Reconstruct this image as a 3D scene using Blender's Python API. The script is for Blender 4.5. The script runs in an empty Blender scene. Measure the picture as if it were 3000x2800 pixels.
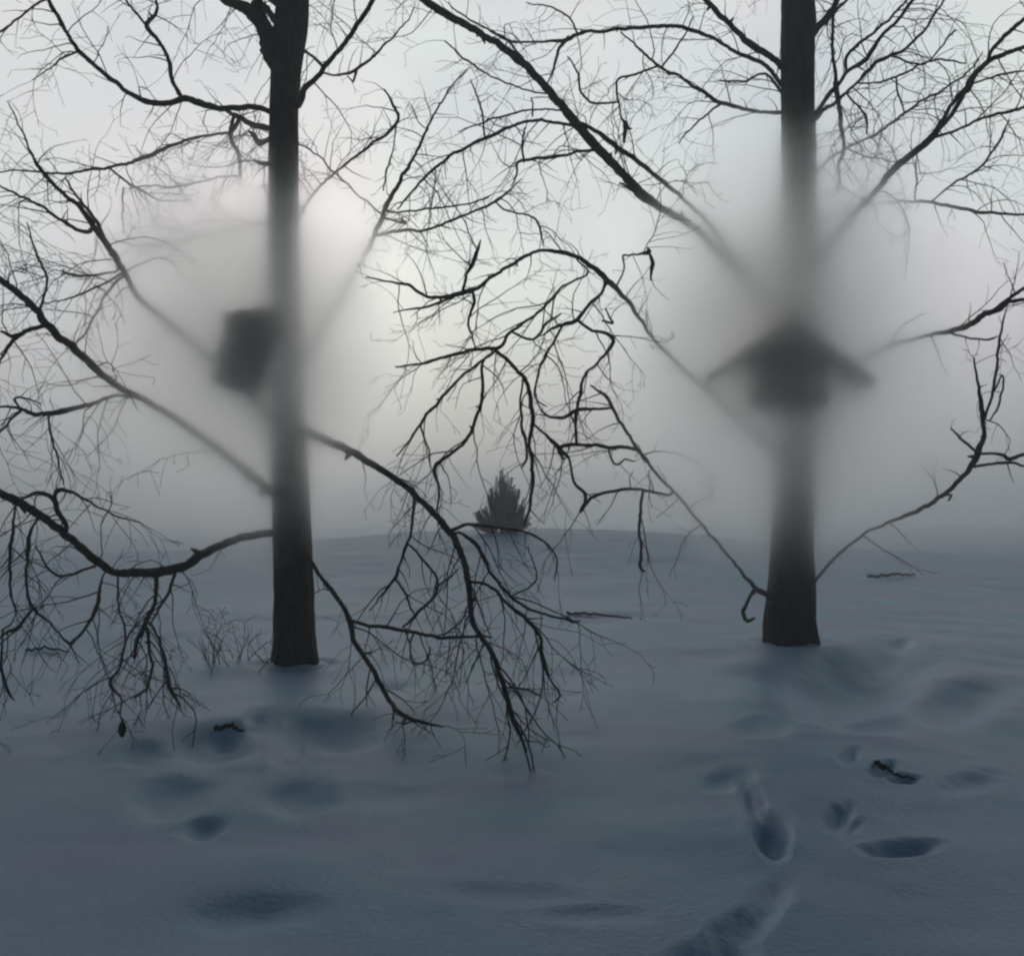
import bpy, math, random
import numpy as np
from mathutils import Vector, Matrix, noise as mn

random.seed(7)
S = bpy.context.scene
COL = S.collection
R = math.radians

# ------------------------------------------------------------------ camera
F = 2880.0                      # focal length in units of a 3000-wide picture
EYE = 1.5
PITCH = math.atan(130 / F)
cam_d = bpy.data.cameras.new("camera")
cam_d.sensor_width = 36
cam_d.lens = F / 3000 * 36
cam_d.clip_end = 5000
cam_d.clip_start = 0.05
cam_d.dof.use_dof = True
cam_d.dof.focus_distance = 10.6
cam_d.dof.aperture_fstop = 5.6
cam = bpy.data.objects.new("camera", cam_d)
cam.location = (0, 0, EYE)
cam.rotation_euler = (math.pi / 2 + PITCH, 0, 0)
COL.objects.link(cam)
S.camera = cam

# ------------------------------------------------------------------ render
S.view_settings.view_transform = 'Standard'
S.view_settings.look = 'None'
S.view_settings.gamma = 1
S.view_settings.exposure = 0.16
S.view_settings.use_curve_mapping = False
S.cycles.pixel_filter_type = 'BLACKMAN_HARRIS'
S.cycles.filter_width = 2.4
S.cycles.max_bounces = 36
S.cycles.transparent_max_bounces = 8
S.cycles.volume_bounces = 32
S.cycles.diffuse_bounces = 3
S.cycles.glossy_bounces = 2

# ------------------------------------------------------------------ world
W = bpy.data.worlds.new("World")
S.world = W
W.use_nodes = True
nt = W.node_tree
nt.nodes.clear()
def N(t, tree=None, **kw):
    n = (tree or nt).nodes.new(t)
    for k, v in kw.items():
        setattr(n, k, v)
    return n
def L(a, b, tree=None):
    (tree or nt).links.new(a, b)
def mathn(op, a, b=None, tree=None, clamp=False):
    n = N('ShaderNodeMath', tree, operation=op, use_clamp=clamp)
    for i, v in enumerate((a, b)):
        if v is None: continue
        if isinstance(v, (int, float)): n.inputs[i].default_value = v
        else: L(v, n.inputs[i], tree)
    return n.outputs[0]
def smooth(v, a, b, tree=None, o0=0.0, o1=1.0):
    n = N('ShaderNodeMapRange', tree, interpolation_type='SMOOTHSTEP')
    L(v, n.inputs[0], tree)
    n.inputs[1].default_value = a; n.inputs[2].default_value = b
    n.inputs[3].default_value = o0; n.inputs[4].default_value = o1
    return n.outputs[0]
def mixc(f, a, b, tree=None, mode='MIX'):
    n = N('ShaderNodeMix', tree, data_type='RGBA', blend_type=mode)
    for i, v in ((0, f), (6, a), (7, b)):
        if isinstance(v, (int, float)): n.inputs[i].default_value = v
        elif isinstance(v, tuple): n.inputs[i].default_value = (*v, 1)
        else: L(v, n.inputs[i], tree)
    return n.outputs[2]

SUN_EL, SUN_AZ = R(14), R(-6)
sky = N('ShaderNodeTexSky', sky_type='NISHITA')
sky.sun_disc = False
sky.sun_elevation = SUN_EL
sky.sun_rotation = SUN_AZ
sky.dust_density = 4
tc = N('ShaderNodeTexCoord')
sep = N('ShaderNodeSeparateXYZ'); L(tc.outputs['Generated'], sep.inputs[0])
# cloud veil of dusk: bright ahead of the camera, fading to slate blue overhead and behind
elev = sep.outputs['Z']
front = smooth(sep.outputs['Y'], 0.08, 0.76)
low = smooth(elev, 0.42, 0.74, o0=1.0, o1=0.0)
rise = smooth(elev, -0.03, 0.34, o0=0.54, o1=1.06)
glow = mathn('MULTIPLY', mathn('MULTIPLY', front, low), rise)
nz = N('ShaderNodeTexNoise'); nz.inputs['Scale'].default_value = 2.6; nz.inputs['Detail'].default_value = 3
L(tc.outputs['Generated'], nz.inputs['Vector'])
nz2 = N('ShaderNodeTexNoise'); nz2.inputs['Scale'].default_value = 4.3; nz2.inputs['Detail'].default_value = 2
mp = N('ShaderNodeMapping'); mp.inputs['Location'].default_value = (3.1, 1.7, 5.2)
L(tc.outputs['Generated'], mp.inputs[0]); L(mp.outputs[0], nz2.inputs['Vector'])
tint = mixc(smooth(nz.outputs[0], 0.42, 0.62), (0.73, 0.795, 0.77), (0.77, 0.725, 0.75))
tint = mixc(smooth(nz2.outputs[0], 0.35, 0.7), tint, (0.61, 0.66, 0.69))
veil = mixc(glow, (0.013, 0.025, 0.034), tint)
tot = mixc(0.05, veil, mixc(1.0, sky.outputs[0], (0.05, 0.055, 0.065), mode='MULTIPLY'))
bg = N('ShaderNodeBackground'); bg.inputs['Strength'].default_value = 1.0
L(tot, bg.inputs[0])
wo = N('ShaderNodeOutputWorld'); L(bg.outputs[0], wo.inputs[0])

sun_d = bpy.data.lights.new("sun", 'SUN')
sun_d.energy = 0.05
sun_d.angle = R(25)
sun_d.color = (1.0, 0.93, 0.88)
sun = bpy.data.objects.new("sun", sun_d)
dvec = Vector((math.sin(SUN_AZ) * math.cos(SUN_EL), math.cos(SUN_AZ) * math.cos(SUN_EL), math.sin(SUN_EL)))
sun.rotation_euler = dvec.to_track_quat('Z', 'Y').to_euler()
sun.location = (0, 30, 20)
COL.objects.link(sun)

# ------------------------------------------------------------------ helpers
CP, SP = math.cos(PITCH), math.sin(PITCH)
def ray(px, py):
    """direction through a point of the 3000x2800 picture, with forward (y) component 1"""
    u, v = (px - 1500) / F, (1400 - py) / F
    d = Vector((u, CP - v * SP, SP + v * CP))
    return d / d.y
def at(px, py, y):
    d = ray(px, py)
    return Vector((d.x * y, y, EYE + d.z * y))

def tag(o, label=None, cat=None, group=None, kind=None):
    if label: o['label'] = label
    if cat: o['category'] = cat
    if group: o['group'] = group
    if kind: o['kind'] = kind
    return o
def empty(name, loc):
    o = bpy.data.objects.new(name, None)
    o.location = loc
    o.empty_display_size = 0.2
    COL.objects.link(o)
    return o
def mesh_obj(name, V, Fc, mat, parent=None, smooth_=True, origin=None):
    me = bpy.data.meshes.new(name)
    if origin is None and parent is not None: origin = wloc(parent)
    if origin is not None: V = [(v[0] - origin[0], v[1] - origin[1], v[2] - origin[2]) for v in V]
    me.from_pydata(V, [], Fc)
    me.materials.append(mat)
    if smooth_: me.polygons.foreach_set('use_smooth', [True] * len(me.polygons))
    me.update()
    o = bpy.data.objects.new(name, me)
    COL.objects.link(o)
    if parent is not None: o.parent = parent
    elif origin is not None: o.location = origin
    return o
def wloc(o):
    l = Vector(o.location)
    while o.parent: o = o.parent; l += Vector(o.location)
    return l

class MB:
    def __init__(s): s.v = []; s.f = []
    def tube(s, pts, rad, seg=6, cap=True, ridge=None):
        n = len(pts)
        b = len(s.v)
        up = Vector((0.31, 0.95, 0.05)).normalized()
        for i, p in enumerate(pts):
            t = (pts[min(i + 1, n - 1)] - pts[max(i - 1, 0)])
            t = t.normalized() if t.length > 1e-9 else Vector((0, 0, 1))
            a = t.cross(up)
            if a.length < 1e-3: a = t.cross(Vector((1, 0, 0)))
            a.normalize(); c = t.cross(a).normalized()
            up = c if False else up
            for k in range(seg):
                th = 2 * math.pi * k / seg
                r = rad[i] * (ridge(i, th, p) if ridge else 1)
                q = p + a * (math.cos(th) * r) + c * (math.sin(th) * r)
                s.v.append((q.x, q.y, q.z))
        for i in range(n - 1):
            for k in range(seg):
                k2 = (k + 1) % seg
                s.f.append((b + i * seg + k, b + i * seg + k2, b + (i + 1) * seg + k2, b + (i + 1) * seg + k))
        if cap:
            s.f.append(tuple(b + (n - 1) * seg + k for k in range(seg)))
            s.f.append(tuple(b + seg - 1 - k for k in range(seg)))
    def box(s, c, size, rot=None):
        b = len(s.v)
        for z in (-.5, .5):
            for x, y in ((-.5, -.5), (.5, -.5), (.5, .5), (-.5, .5)):
                q = Vector((x * size[0], y * size[1], z * size[2]))
                if rot: q = rot @ q
                q = q + Vector(c)
                s.v.append(tuple(q))
        s.f += [(b+3,b+2,b+1,b), (b+4,b+5,b+6,b+7), (b,b+1,b+5,b+4), (b+1,b+2,b+6,b+5), (b+2,b+3,b+7,b+6), (b+3,b,b+4,b+7)]
    def prism(s, poly, y0, y1):
        """extrude an x-z outline along y"""
        b = len(s.v); n = len(poly)
        for y in (y0, y1):
            for x, z in poly: s.v.append((x, y, z))
        s.f.append(tuple(b + i for i in range(n)))
        s.f.append(tuple(b + 2 * n - 1 - i for i in range(n)))
        for i in range(n):
            j = (i + 1) % n
            s.f.append((b + j, b + i, b + n + i, b + n + j))
    def build(s, name, mat, parent=None, **kw):
        return mesh_obj(name, s.v, s.f, mat, parent, **kw)

def resample(pts, step):
    """Catmull-Rom through tuples (x, y, w, ...) resampled about every step units"""
    out = []
    P = [np.array(p, float) for p in pts]
    P = [2 * P[0] - P[1]] + P + [2 * P[-1] - P[-2]]
    for i in range(1, len(P) - 2):
        a, b, c, d = P[i - 1:i + 3]
        n = max(1, int(round(np.linalg.norm((c - b)[:2]) / step)))
        for k in range(n):
            t = k / n
            out.append(0.5 * (2*b + (c-a)*t + (2*a-5*b+4*c-d)*t*t + (3*b-a-3*c+d)*t*t*t))
    out.append(P[-2])
    return out

# ------------------------------------------------------------------ materials
def mat(name):
    m = bpy.data.materials.new(name); m.use_nodes = True
    t = m.node_tree
    return m, t, t.nodes['Principled BSDF']

def bark_mat(name, c0, c1, sc=7):
    m, t, b = mat(name)
    tc = N('ShaderNodeTexCoord', t)
    mp = N('ShaderNodeMapping', t); mp.inputs['Scale'].default_value = (1, 1, 0.22)
    L(tc.outputs['Object'], mp.inputs[0], t)
    n = N('ShaderNodeTexNoise', t); n.inputs['Scale'].default_value = sc * 3; n.inputs['Detail'].default_value = 6
    L(mp.outputs[0], n.inputs['Vector'], t)
    v = N('ShaderNodeTexVoronoi', t, feature='DISTANCE_TO_EDGE'); v.inputs['Scale'].default_value = sc * 2
    L(mp.outputs[0], v.inputs['Vector'], t)
    L(mixc(smooth(n.outputs[0], 0.3, 0.7, t), c0, c1, t), b.inputs['Base Color'], t)
    b.inputs['Roughness'].default_value = 0.9
    b.inputs['Specular IOR Level'].default_value = 0.2
    bp = N('ShaderNodeBump', t); bp.inputs['Strength'].default_value = 0.8; bp.inputs['Distance'].default_value = 0.02
    L(mathn('ADD', n.outputs[0], mathn('MULTIPLY', v.outputs[0], 1.2, t), t), bp.inputs['Height'], t)
    L(bp.outputs[0], b.inputs['Normal'], t)
    return m
M_BARK = bark_mat('bark', (0.014, 0.0135, 0.013), (0.036, 0.034, 0.031))
M_BARK2 = bark_mat('bark_of_far_tree', (0.035, 0.033, 0.032), (0.06, 0.057, 0.055))
M_TWIG, t, b = mat('twig_bark')
b.inputs['Base Color'].default_value = (0.045, 0.040, 0.038, 1); b.inputs['Roughness'].default_value = 0.85
b.inputs['Specular IOR Level'].default_value = 0.2
M_NEEDLE, t, b = mat('spruce_needles')
b.inputs['Base Color'].default_value = (0.009, 0.015, 0.010, 1); b.inputs['Roughness'].default_value = 0.9
b.inputs['Specular IOR Level'].default_value = 0.1
def wood_mat(name, c0, c1):
    m, t, b = mat(name)
    tc = N('ShaderNodeTexCoord', t)
    mp = N('ShaderNodeMapping', t); mp.inputs['Scale'].default_value = (4, 4, 0.6)
    L(tc.outputs['Object'], mp.inputs[0], t)
    n = N('ShaderNodeTexNoise', t); n.inputs['Scale'].default_value = 9; n.inputs['Detail'].default_value = 5
    L(mp.outputs[0], n.inputs['Vector'], t)
    L(mixc(smooth(n.outputs[0], 0.3, 0.7, t), c0, c1, t), b.inputs['Base Color'], t)
    b.inputs['Roughness'].default_value = 0.85
    b.inputs['Specular IOR Level'].default_value = 0.25
    bp = N('ShaderNodeBump', t); bp.inputs['Strength'].default_value = 0.4; bp.inputs['Distance'].default_value = 0.01
    L(n.outputs[0], bp.inputs['Height'], t); L(bp.outputs[0], b.inputs['Normal'], t)
    return m
M_WOOD = wood_mat('weathered_brown_wood', (0.040, 0.032, 0.020), (0.075, 0.060, 0.038))
M_DARKWOOD = wood_mat('tarred_wood', (0.008, 0.0065, 0.006), (0.02, 0.015, 0.013))
M_HOLE_SHADE_STRAP, t, b = mat('hole_shade_and_strap'); b.inputs['Base Color'].default_value = (0.006, 0.005, 0.005, 1)  # near-black: painted inner shade of the hole, also the straps

M_SNOW, t, b = mat('snow')
tcs = N('ShaderNodeTexCoord', t)
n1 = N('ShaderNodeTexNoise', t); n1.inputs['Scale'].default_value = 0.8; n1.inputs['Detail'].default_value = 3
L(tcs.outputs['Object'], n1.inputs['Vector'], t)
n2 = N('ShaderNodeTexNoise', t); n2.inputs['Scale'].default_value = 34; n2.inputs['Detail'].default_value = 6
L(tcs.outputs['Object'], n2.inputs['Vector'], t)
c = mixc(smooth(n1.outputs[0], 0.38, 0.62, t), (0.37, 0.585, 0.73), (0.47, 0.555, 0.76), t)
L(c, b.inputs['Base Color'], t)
b.inputs['Roughness'].default_value = 0.5
b.inputs['Specular IOR Level'].default_value = 0.3
bp = N('ShaderNodeBump', t); bp.inputs['Strength'].default_value = 0.35; bp.inputs['Distance'].default_value = 0.02
L(n2.outputs[0], bp.inputs['Height'], t); L(bp.outputs[0], b.inputs['Normal'], t)

# ------------------------------------------------------------------ ground
def hash2(ix, iy, s):
    h = (ix.astype(np.int64) * 374761393 + iy.astype(np.int64) * 668265263 + s * 1442695041) & 0xffffffff
    h = ((h ^ (h >> 13)) * 1274126177) & 0xffffffff
    return ((h ^ (h >> 16)) & 0xffff) / 65535.0
def vnoise(x, y, s):
    ix, iy = np.floor(x), np.floor(y)
    fx, fy = x - ix, y - iy
    fx = fx * fx * fx * (fx * (fx * 6 - 15) + 10); fy = fy * fy * fy * (fy * (fy * 6 - 15) + 10)
    a = hash2(ix, iy, s); b = hash2(ix + 1, iy, s); c = hash2(ix, iy + 1, s); d = hash2(ix + 1, iy + 1, s)
    return (a + (b - a) * fx) * (1 - fy) + (c + (d - c) * fx) * fy - 0.5
def sstep(v, a, b):
    t = np.clip((v - a) / (b - a), 0, 1)
    return t * t * (3 - 2 * t)
def hbase(x, y):
    x = np.asarray(x, float); y = np.asarray(y, float)
    r = np.hypot(x, y)
    h = 1.2 * sstep(y, 12, 95) + 1.10 * np.exp(-((x - .8) / 11) ** 2 - ((y - 30) / 9) ** 2) * (1 - .05 * vnoise(x, y, 8))
    h = h + 0.16 * vnoise(x / 9 + 3.3, y / 9 + 1.2, 1) * sstep(r, 1.0, 6)
    h = h + 0.9 * vnoise(x / 55 + 3.3, y / 55 + 1.2, 5) * sstep(r, 70, 200)
    return h
def ground_pt(px, py):
    d = ray(px, py)
    y = 1.5
    for _ in range(4000):
        p = EYE + d.z * y
        if p <= float(hbase(d.x * y, y)): break
        y += 0.01 + y * 0.002
    return Vector((d.x * y, y, float(hbase(d.x * y, y))))

# dents, footprints and drag marks in the snow: picture spot, width, height (picture units), tilt, depth in metres
DENTS = [
 (2256,2445,92,100,-15,.13),(2208,2350,56,120,-40,.06),(2130,2290,130,60,25,.03),(2455,2400,80,60,30,.05),
 (2490,2435,60,40,30,.03),(2640,2500,180,46,20,.085),(2590,2262,70,40,35,.07),
 (2650,2288,90,22,8,.06),(2490,2225,60,50,20,.05),(2850,2290,140,60,30,.035),
 (2255,2640,110,110,25,.03),(2170,2730,150,110,45,.045),(2080,2810,200,110,40,.05),
 (690,2680,280,90,5,.025),(830,2665,240,80,-8,.02),(680,2143,130,38,4,.07),(620,2175,250,90,0,.11),(420,2200,150,60,10,.06),(760,2120,90,50,0,.06),
 (930,2140,290,90,-18,.14),(850,2200,120,90,0,.08),(500,2340,230,110,20,.07),
 (860,2340,240,90,0,.05),(600,2430,110,60,20,.05),(1130,2020,160,44,10,.03),(1560,2040,230,26,3,.03),
 (2180,1985,200,50,5,.03),(2250,2140,190,60,5,.04),(2600,1890,190,70,12,.07),
 (2500,1985,420,170,10,.34),(2790,2050,280,100,12,.14),(2560,2120,200,60,-8,.06),(2380,2060,120,70,0,.06),(2640,1880,70,24,8,.05),
 (1480,2610,420,60,-18,.010),(1740,2680,300,50,-15,.014),(1870,2560,260,140,-20,-.012),
 (1780,1810,260,14,2,.05),(120,1912,150,14,0,.05),(2590,1692,120,12,-4,.08),(1150,2330,300,70,0,.02),
]
def dents(x, y):
    h = np.zeros_like(x)
    for px, py, w, hh, ang, dep in DENTS:
        c = ground_pt(px, py)
        D = c.y
        rx = w / 2 * D / F
        ry = min(hh / 2 * D * D / (EYE * F), 6)
        # tilt in the picture becomes shear on the ground
        sh = math.tan(R(-ang)) * (rx / max(rx, 1e-6))
        dx = (x / np.where(y > .5, y, .5) - c.x / D) * D - (y - c.y) * (rx / ry) * math.sin(R(ang)) * 0.9
        dy = (y - c.y)
        m = (y > .5) & (np.abs(dx) < rx * 3) & (np.abs(dy) < ry * 3)
        q = (dx[m] / rx) ** 2 + (dy[m] / ry) ** 2
        q = q * (1 + 0.5 * vnoise(x[m] / (rx * .7), y[m] / (ry * .7), 11))
        h[m] += -dep * np.exp(-q ** 1.5 * 1.3) + dep * 0.05 * np.exp(-(np.sqrt(q) - 1.5) ** 2 * 5)
    return h
dense = np.linspace(R(-31), R(31), 620)
coarse = np.linspace(R(31), R(360 - 31), 70)[1:-1]
ang = np.concatenate([dense, coarse])
rr = np.concatenate([np.linspace(0.15, 2.2, 12)[:-1], np.geomspace(2.2, 16, 420)[:-1], np.geomspace(16, 60, 150)[:-1], np.geomspace(60, 1400, 70)])
AA, RR = np.meshgrid(ang, rr)
X, Y = np.sin(AA) * RR, np.cos(AA) * RR
Z = hbase(X, Y)
near = 1 - sstep(RR, 30, 70)
Z = Z + near * (0.050 * vnoise(X / 1.7, Y / 1.7, 2) + 0.030 * vnoise(X / .55, Y / .55, 3) + 0.006 * vnoise(X / .16, Y / .16, 4))
Z += dents(X.ravel(), Y.ravel()).reshape(X.shape)
TREES = {'L': dict(y=10.3), 'R': dict(y=12.0)}
for (px, py, rad, amp) in ((865, 1950, .55, .07), (2318, 1885, .6, .05)):
    g = ground_pt(px, py); q = np.hypot(X - g.x, Y - g.y)
    Z += amp * np.exp(-(q / rad) ** 2)
    Z -= 0.05 * np.exp(-((q - 0.36) / .1) ** 2)
nr, na = X.shape
V = np.stack([X, Y, Z], -1).reshape(-1, 3)
i = np.arange(nr - 1)[:, None] * na; j = np.arange(na)[None, :]; j2 = (j + 1) % na
Q = np.stack([i + j, i + j2, i + na + j2, i + na + j], -1).reshape(-1, 4)[:, ::-1]
me = bpy.data.meshes.new('snow_ground')
me.vertices.add(len(V)); me.vertices.foreach_set('co', V.ravel())
me.loops.add(Q.size); me.loops.foreach_set('vertex_index', Q.ravel().astype(np.int32))
me.polygons.add(len(Q)); me.polygons.foreach_set('loop_start', (np.arange(len(Q)) * 4).astype(np.int32))
me.polygons.foreach_set('use_smooth', np.ones(len(Q), bool))
me.update(calc_edges=True); me.validate()
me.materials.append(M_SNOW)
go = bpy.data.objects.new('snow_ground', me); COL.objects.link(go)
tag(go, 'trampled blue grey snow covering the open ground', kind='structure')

# ------------------------------------------------------------------ the two big bare trees
TRUNK = {
 'L': [(865,2010,134),(865,1950,130),(863,1900,124),(860,1800,116),(852,1500,108),(842,1200,98),(836,1000,92),(831,700,88),(830,500,86),(832,300,84),(838,180,90),(852,60,100),(856,-60,90),(850,-250,72),(862,-500,60),(855,-800,42),(850,-1000,22)],
 'R': [(2316,1950,144),(2316,1885,142),(2314,1820,140),(2318,1740,134),(2322,1600,122),(2330,1400,112),(2335,1000,100),(2340,600,98),(2340,400,97),(2338,200,96),(2337,0,95),(2338,-200,84),(2330,-450,66),(2338,-700,46),(2330,-900,22)],
}
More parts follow.
